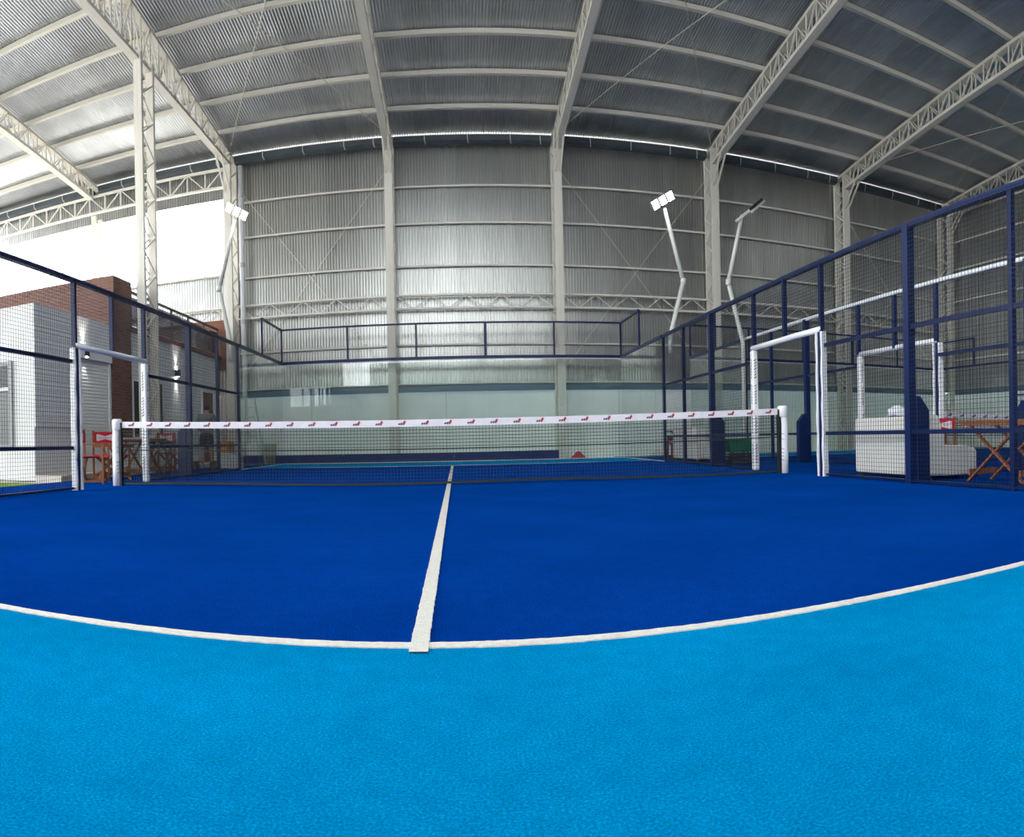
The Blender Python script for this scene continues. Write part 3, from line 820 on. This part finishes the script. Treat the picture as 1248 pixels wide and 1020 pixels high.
# ================================================================== FURNITURE
def director_chair(label, loc, rz, group='red canvas folding chairs'):
    """faces local +Y ; seat .46 high"""
    t = thing('folding_chair', label, 'chair', (0, 0, 0), group)
    W, D = .27, .21
    for sx in (-1, 1):
        for sy in (-1, 1):
            b = MB(); b.bar((sx * W, sy * D, .0), (sx * W, sy * D, .66 if sy > 0 else .92), .032, .032); b.build('leg', WOOD, t)
        b = MB(); b.bar((sx * W, -D - .03, .66), (sx * W, D + .06, .66), .05, .025); b.build('armrest', WOOD, t, bevel=.006)
        b = MB(); b.bar((sx * W, -D, .05), (sx * W, D, .05), .03, .03); b.build('runner', WOOD, t)
    for sy in (-1, 1):
        b = MB(); b.bar((-W, sy * (D - .03), .04), (W, sy * (D - .03), .45), .022, .04); b.build('cross_leg', WOOD, t)
        b = MB(); b.bar((W, sy * (D - .055), .04), (-W, sy * (D - .055), .45), .022, .04); b.build('cross_leg', WOOD, t)
    b = MB(); n = 8
    for k in range(n):
        x0, x1 = -W + 2 * W * k / n, -W + 2 * W * (k + 1) / n
        f = lambda x: .455 - .03 * (1 - (x / W) ** 2)
        b.hexa([(x0, -D, f(x0)), (x1, -D, f(x1)), (x1, D, f(x1)), (x0, D, f(x0)), (x0, -D, f(x0) + .008), (x1, -D, f(x1) + .008), (x1, D, f(x1) + .008), (x0, D, f(x0) + .008)])
    b.build('seat', RED, t)
    g = lambda x: -D - .035 * (1 - (x / W) ** 2)
    b = MB()
    for k in range(n):
        x0, x1 = -W - .02 + 2 * (W + .02) * k / n, -W - .02 + 2 * (W + .02) * (k + 1) / n
        b.hexa([(x0, g(x0) - .006, .68), (x1, g(x1) - .006, .68), (x1, g(x1) + .006, .68), (x0, g(x0) + .006, .68), (x0, g(x0) - .006, .90), (x1, g(x1) - .006, .90), (x1, g(x1) + .006, .90), (x0, g(x0) + .006, .90)])
    bk = b.build('backrest', RED, t)
    # bow-tie print on both faces of the canvas
    for s in (-1, 1):
        pr = MB(); xs = [-.20 + .4 * k / 10 for k in range(11)]
        hh = lambda x: .028 + .042 * min(1, abs(x) / .17) - (0 if abs(x) < .18 else .008)
        for x0, x1 in zip(xs[:-1], xs[1:]):
            pr.quad((x0, g(x0) + s * .0085, .79 - hh(x0)), (x1, g(x1) + s * .0085, .79 - hh(x1)), (x1, g(x1) + s * .0085, .79 + hh(x1)), (x0, g(x0) + s * .0085, .79 + hh(x0)))
        p_ = pr.build('bow_tie_print', WCAN, bk)
        tm = MB()
        for k in range(9):
            xx = -.14 + .28 * k / 8
            tm.bar((xx - .008, g(xx) + s * .0095, .775), (xx + .008, g(xx) + s * .0095, .80), .009, .001, up=(0, 1, 0))
        tm.build('print_lettering', RED, bk)
    t.location = loc; t.rotation_euler = (0, 0, rz)
    return t
director_chair('red canvas folding chair beside the gateway post, nearest the white clubhouse block', (-5.66, .42, 0), -1.22)
director_chair('red canvas folding chair facing the small wooden table by the shutter', (-6.14, 1.84, 0.0), -PI / 2 - .55)
director_chair('red canvas folding chair beyond the wooden table below the wall lamp', (-6.15, 4.65, 0), -PI / 2 - .35)
director_chair('red canvas folding chair behind the large white sofa', (6.57, -1.70, 0), -.35).scale = (.88, .9, .88)

def folding_table(label, loc, rz, L=.75, W=.7, H=.75, top=WOOD, n=6, group='wooden folding tables'):
    t = thing('folding_table', label, 'table', (0, 0, 0), group)
    for k in range(n):
        x0 = -L / 2 + L * k / n
        b = MB(); b.box(x0 + .004, x0 + L / n - .004, -W / 2, W / 2, H - .022, H); b.build('slat', top, t)
    for sy in (-1, 1):
        b = MB(); b.bar((-L / 2 + .02, sy * (W / 2 - .04), H - .04), (L / 2 - .02, sy * (W / 2 - .04), H - .04), .03, .04); b.build('rail', top, t)
        b = MB(); b.bar((-L / 2 + .06, sy * (W / 2 - .07), .022), (L / 2 - .12, sy * (W / 2 - .07), H - .05), .022, .045, up=(0, 1, 0)); b.build('leg', WOOD, t)
        b = MB(); b.bar((L / 2 - .06, sy * (W / 2 - .10), .022), (-L / 2 + .12, sy * (W / 2 - .10), H - .05), .022, .045, up=(0, 1, 0)); b.build('leg', WOOD, t)
    for sx in (-1, 1):
        b = MB(); x = sx * (L / 2 - .11); b.bar((x, -W / 2 + .06, .13), (x, W / 2 - .06, .13), .02, .07); b.build('stretcher', WOOD, t)
    t.location = loc; t.rotation_euler = (0, 0, rz)
    return t
folding_table('small wooden folding table between the red chairs by the shutter', (-5.68, 1.16, 0), .1, L=.6, W=.55, H=.66)
folding_table('larger wooden folding table between the red chairs in front of the brick pier', (-6.08, 3.05, 0), PI / 2, L=1.0, W=.62, H=.76)
folding_table('wooden folding table beside the large white sofa', (5.68, -3.92, 0), PI / 2 + .06, L=.95, W=.62, H=.72)
# dark small table in front of chair
folding_table('dark folding table in front of the tiled wall, next to the larger wooden one', (-6.15, 3.95, 0), PI / 2, L=.6, W=.55, H=.72, top=WOODD)

def sofa(label, x0, y0, y1, mirror=False, group='white leatherette sofas between the courts', depth=.92):
    t = thing('sofa', label, 'sofa', (x0 + depth / 2, (y0 + y1) / 2, 0), group)
    b = MB(); b.prism([(x0, .06), (x0, .80), (x0 + .20, .80), (x0 + .30, .40), (x0 + .30, .06)], 'y', y0, y1); b.build('backrest', LEATH, t, bevel=.03, seg=3)
    b = MB(); b.prism([(x0 + .29, .05), (x0 + .29, .43), (x0 + .6, .425), (x0 + depth - .03, .39), (x0 + depth, .34), (x0 + depth, .05)], 'y', y0 + .01, y1 - .01); b.build('seat', LEATH, t, bevel=.025, seg=3)
    b = MB(); b.bar((x0 - .002, y0 + .02, .62), (x0 - .002, y1 - .02, .62), .004, .008); b.build('seam', GREY, t)
    for fx in (x0 + .08, x0 + depth - .1):
        for fy in (y0 + .08, y1 - .08):
            b = MB(); b.box(fx - .03, fx + .03, fy - .03, fy + .03, 0, .06); b.build('foot', BLACK, t)
    return t
sofa('large white leatherette sofa against the mesh fence beside the folding table', 5.30, -2.98, -1.45, depth=.85)
sofa('far white leatherette sofa between the courts next to the dark red chair', 5.45, 5.05, 6.7, depth=.85)
# crumpled cloth on the sofa back
bm = bmesh.new(); bmesh.ops.create_icosphere(bm, subdivisions=3, radius=1)
for v in bm.verts:
    n = v.co.normalized()
    k = 1 + .22 * math.sin(5 * n.x + 2) * math.cos(6 * n.y) + .12 * math.sin(11 * n.z + 3 * n.x)
    v.co = Vector((n.x * .10 * k, n.y * .17 * k, max(n.z, -.35) * .10 * k + .034))
me = bpy.data.meshes.new('crumpled_towel'); bm.to_mesh(me); bm.free(); me.materials.append(CLOTH)
for p in me.polygons: p.use_smooth = True
o = bpy.data.objects.new('crumpled_towel', me); COL.objects.link(o); o.location = (5.41, -2.3, .812)
tag(o, 'crumpled white towel lying on top of the large sofa back', 'towel')

# green tub on black crate
t = thing('black_crate', 'black plastic crate under the green tub', 'crate', (5.65, 3.2, 0))
for k in range(4):
    b = MB(); b.box(5.42, 5.88, 2.98, 3.42, .01 + k * .062, .052 + k * .062); b.build('side_band', BLACK, t)
for xx in (5.43, 5.87):
    for yy in (2.99, 3.41):
        b = MB(); b.box(xx - .02, xx + .02, yy - .02, yy + .02, 0, .26); b.build('corner_post', BLACK, t)
t = thing('green_tub', 'green plastic tub standing on a black crate behind the gateway', 'tub', (5.65, 3.2, .262))
b = MB(); b.prism([(5.39, .262), (5.91, .262), (5.95, .50), (5.35, .50)], 'y', 2.95, 3.45); b.build('body', GRN, t, bevel=.025, seg=3)
b = MB(); b.box(5.33, 5.97, 2.92, 3.48, .49, .525); b.build('rim', GRN, t, bevel=.01)

# dark red chair
t = thing('red_chair', 'small dark red wooden chair beyond the far white sofa', 'chair', (5.7, 7.15, 0))
for sx in (-1, 1):
    for sy in (-1, 1):
        b = MB(); b.bar((5.7 + sx * .18, 7.15 + sy * .17, .004), (5.7 + sx * .17, 7.15 + sy * .16, .40 if sy < 0 else .62), .04, .04); b.build('leg', DRED, t)
b = MB(); b.box(5.49, 5.91, 6.95, 7.35, .38, .43); b.build('seat', DRED, t, bevel=.01)
b = MB(); b.box(5.52, 5.88, 7.30, 7.33, .48, .62); b.build('backrest', DRED, t, bevel=.01)
b = MB(); b.bar((5.53, 6.98, .2), (5.87, 6.98, .2), .03, .04); b.build('stretcher', DRED, t)
t = thing('tray_stand', 'black tray stand with a slanted leg behind the dark red chair', 'stand', (5.82, 7.75, 0))
b = MB(); b.box(5.6, 6.02, 7.6, 7.9, .72, .75); b.build('tray', BLACK, t, bevel=.01)
b = MB(); b.tube([(5.78, 7.75, .73), (5.98, 7.75, .4), (5.9, 7.75, .02)], .02, 8); b.build('leg', BLACK, t)
b = MB(); b.box(5.72, 6.08, 7.62, 7.88, 0, .025); b.build('foot', BLACK, t)

# small red cone behind far glass
t = thing('red_marker', 'small red rounded marker on the ground at the foot of the back wall', 'marker', (3.75, 10.5, 0))
b = MB(); b.tube([(3.75, 10.5, 0), (3.75, 10.5, .06), (3.75, 10.5, .12), (3.75, 10.5, .2)], [.22, .2, .12, .06], 16); b.build('body', LOGR, t, smooth=True)
b = MB(); b.tube([(3.75, 10.5, -.0), (3.75, 10.5, .02)], .26, 16); b.build('base', DRED, t, smooth=True)

# boxes behind the side glass
def bin_box(name, label, cat, x0, x1, y0, y1, z0, z1, m_, lid=None, group=None):
    t = thing(name, label, cat, ((x0 + x1) / 2, (y0 + y1) / 2, z0), group)
    b = MB(); b.box(x0, x1, y0, y1, z0, z1 - .03); b.build('body', m_, t, bevel=.012)
    b = MB(); b.box(x0 - .012, x1 + .012, y0 - .012, y1 + .012, z1 - .03, z1); b.build('lid', lid or m_, t, bevel=.008)
    return t
bin_box('storage_box', 'dark blue storage box on the ground beside the stepladder', 'box', -5.62, -5.25, 8.2, 8.7, 0, .30, BLUP)
bin_box('storage_box', 'dark red storage box wedged beside the blue box', 'box', -6.0, -5.66, 8.2, 8.6, 0, .28, DRED)
bin_box('storage_box', 'cream plastic box stacked on the blue storage box', 'box', -5.58, -5.28, 8.25, 8.65, .302, .62, WHITEP)
bin_box('storage_box', 'pale plastic box stacked on the dark red storage box', 'box', -5.98, -5.70, 8.22, 8.58, .282, .58, RENDER)
bin_box('carton', 'brown cardboard carton behind the storage boxes', 'box', -5.78, -5.38, 10.2, 10.6, 0, .62, CARD)
# stepladder
t = thing('stepladder', 'tall stepladder standing behind the side glass', 'ladder', (-5.75, 9.4, 0))
for sx in (-1, 1):
    b = MB(); b.bar((-5.75 + sx * .22, 9.05, .008), (-5.85 + sx * .14, 9.4, 1.95), .03, .06); b.build('rail', ALU, t)
    b = MB(); b.bar((-5.75 + sx * .22, 9.9, .008), (-5.85 + sx * .14, 9.44, 1.95), .03, .05); b.build('rear_rail', ALU, t)
for k in range(6):
    f = .14 + k * .145; y = 9.05 + .35 * f; x = -5.75 - .1 * f; wd = .22 - .08 * f
    b = MB(); b.box(x - wd, x + wd, y - .04, y + .04, 1.95 * f - .015, 1.95 * f + .015); b.build('tread', ALU, t)
b = MB(); b.box(-6.03, -5.67, 9.34, 9.5, 1.94, 1.97); b.build('top_step', ALU, t)
# things seen through the side fence
bin_box('cool_box', 'white cool box under the orange crate', 'box', -5.95, -5.58, 6.9, 7.3, 0, .40, WHITEP)
t = thing('orange_crate', 'orange plastic crate on the white cool box', 'crate', (-5.78, 7.1, .402))
b = MB(); b.box(-5.97, -5.60, 6.92, 7.28, .402, .42); b.build('bottom', ORG, t)
for k in range(3):
    z = .42 + k * .1
    b = MB()
    for q in ((-5.97, -5.95, 6.92, 7.28), (-5.62, -5.60, 6.92, 7.28), (-5.97, -5.60, 6.92, 6.94), (-5.97, -5.60, 7.26, 7.28)): b.box(*q, z, z + .08)
    b.build('side_band', ORG, t)
for xx in (-5.955, -5.615):
    for yy in (6.935, 7.265):
        b = MB(); b.box(xx - .015, xx + .015, yy - .015, yy + .015, .402, .70); b.build('corner_post', ORG, t)
bin_box('carton', 'small white carton on the floor beside the cool box', 'box', -5.53, -5.27, 6.75, 7.05, 0, .34, WHITEP)
t = thing('low_bench', 'low brown wooden bench in front of the person', 'bench', (-6.05, 6.3, 0))
for k in range(3):
    b = MB(); b.box(-6.36, -5.74, 6.12 + k * .12, 6.23 + k * .12, .19, .22); b.build('plank', WOOD, t)
for xx in (-6.28, -5.82):
    b = MB(); b.box(xx - .025, xx + .025, 6.14, 6.46, 0, .19); b.build('leg', WOODD, t)

# ================================================================== PERSON
def skin_obj(name, verts, edges, radii, material, parent=None, levels=2, root=0):
    me = bpy.data.meshes.new(name); me.from_pydata(verts, edges, []); me.materials.append(material)
    o = bpy.data.objects.new(name, me); COL.objects.link(o); o.parent = parent
    md = o.modifiers.new('skin', 'SKIN'); md.use_smooth_shade = True
    for i, r in enumerate(radii):
        sv = me.skin_vertices[0].data[i]
        sv.radius = r if isinstance(r, tuple) else (r, r); sv.use_root = (i == root)
    s = o.modifiers.new('sub', 'SUBSURF'); s.levels = levels; s.render_levels = levels
    return o
def build_person(loc, rz):
    t = thing('person', 'person in grey shirt and dark shorts seen from behind beside the clubhouse door', 'person', (0, 0, 0))
    # local frame: faces +Y, x to the right ; z up
    V = [(0, 0, .93), (0, .0, 1.08), (0, .01, 1.25), (0, .03, 1.38), (0, .05, 1.47), (0, .085, 1.55), (0, .095, 1.63),
         (-.09, 0, .88), (-.11, .01, .50), (-.12, -.03, .10), (-.12, .10, .04),
         (.09, 0, .88), (.11, .02, .50), (.12, -.02, .10), (.12, .11, .04),
         (-.17, .02, 1.37), (-.25, .03, 1.10), (-.20, .24, 1.0), (-.16, .32, 1.0),
         (.17, .02, 1.37), (.27, .01, 1.12), (.26, .16, .90), (.24, .22, .84)]
    E = [(0, 1), (1, 2), (2, 3), (3, 4), (4, 5), (5, 6), (0, 7), (7, 8), (8, 9), (9, 10), (0, 11), (11, 12), (12, 13), (13, 14),
         (3, 15), (15, 16), (16, 17), (17, 18), (3, 19), (19, 20), (20, 21), (21, 22)]
    Rr = [(.15, .105), (.135, .10), (.15, .105), (.12, .09), .052, .085, .075, .09, .058, .038, .035, .09, .058, .038, .035, .062, .043, .032, .03, .062, .043, .032, .03]
    body = skin_obj('body', V, E, Rr, SKIN, t)
    # fingers
    for (h, d) in (((-.16, .32, 1.0), (.02, .06, -.01)), ((.24, .22, .84), (-.01, .05, -.05))):
        fv, fe, fr = [], [], []
        for k in range(5):
            o = Vector((-.03 + .015 * k, 0, .0 if k else .01)); a = Vector(h) + o; L = (.7, .95, 1.05, 1.0, .8)[k]
            i = len(fv); fv += [tuple(a), tuple(a + Vector(d) * .7 * L + o * .3), tuple(a + Vector(d) * 1.2 * L + o * .3 + Vector((0, 0, -.02)))]
            fe += [(i, i + 1), (i + 1, i + 2)]; fr += [.010, .009, .007]
        for k in range(5):
            skin_obj('finger', fv[3 * k:3 * k + 3], [(0, 1), (1, 2)], fr[3 * k:3 * k + 3], SKIN, body, 1)
    # shirt
    skin_obj('shirt', [(0, 0, .90), (0, 0, 1.06), (0, .01, 1.25), (0, .03, 1.39), (0, .045, 1.44), (-.17, .02, 1.37), (-.225, .027, 1.18), (.17, .02, 1.37), (.235, .013, 1.19)],
             [(0, 1), (1, 2), (2, 3), (3, 4), (3, 5), (5, 6), (3, 7), (7, 8)], [(.175, .13), (.165, .125), (.175, .125), (.14, .108), (.07, .065), .082, .072, .082, .072], SHIRT, t)
    skin_obj('shorts', [(0, 0, .98), (0, 0, .90), (-.095, .0, .82), (-.11, .008, .58), (.095, .0, .82), (.11, .012, .58)],
             [(0, 1), (1, 2), (2, 3), (1, 4), (4, 5)], [(.165, .125), (.165, .125), .108, .095, .108, .095], SHORT, t)
    for s, y in ((-1, 0), (1, .01)):
        b = MB(); x = s * .12; b.prism([(-.075, 0), (.20, 0), (.20, .04), (.10, .075), (.0, .11), (-.075, .10)], 'x', x - .047, x + .047)
        sh_ = b.build('shoe', GREY, t, bevel=.02, seg=3)
    # head details
    bm = bmesh.new(); bmesh.ops.create_uvsphere(bm, u_segments=20, v_segments=14, radius=1)
    for v in bm.verts:
        v.co = Vector((v.co.x * .083, v.co.y * .098 + .085, v.co.z * .108 + 1.605))
    geom = [v for v in bm.verts if v.co.y > .125 and v.co.z < 1.655]
    bmesh.ops.delete(bm, geom=geom, context='VERTS')
    me = bpy.data.meshes.new('hair'); bm.to_mesh(me); bm.free(); me.materials.append(HAIR)
    for p in me.polygons: p.use_smooth = True
    o = bpy.data.objects.new('hair', me); COL.objects.link(o); o.parent = t
    for s in (-1, 1):
        bm = bmesh.new(); bmesh.ops.create_uvsphere(bm, u_segments=8, v_segments=6, radius=1)
        for v in bm.verts: v.co = Vector((v.co.x * .012 + s * .086, v.co.y * .02 + .09, v.co.z * .03 + 1.59))
        me = bpy.data.meshes.new('ear'); bm.to_mesh(me); bm.free(); me.materials.append(SKIN)
        o = bpy.data.objects.new('ear', me); COL.objects.link(o); o.parent = body
    for s in (-1, 1):
        bm = bmesh.new(); bmesh.ops.create_uvsphere(bm, u_segments=8, v_segments=6, radius=.011)
        for v in bm.verts: v.co += Vector((s * .03, .165, 1.60))
        me = bpy.data.meshes.new('eye'); bm.to_mesh(me); bm.free(); me.materials.append(BLACK)
        o = bpy.data.objects.new('eye', me); COL.objects.link(o); o.parent = body
    b = MB(); b.hexa([(-.014, .165, 1.565), (.014, .165, 1.565), (.014, .18, 1.565), (-.014, .18, 1.565), (-.008, .16, 1.60), (.008, .16, 1.60), (.008, .166, 1.60), (-.008, .166, 1.60)])
    b.build('nose', SKIN, body)
    b = MB(); b.box(-.025, .025, .155, .166, 1.535, 1.542); b.build('mouth', DRED, body)
    t.location = loc; t.rotation_euler = (0, 0, rz)
    return t
build_person((-6.32, 7.15, 0.0), .15)
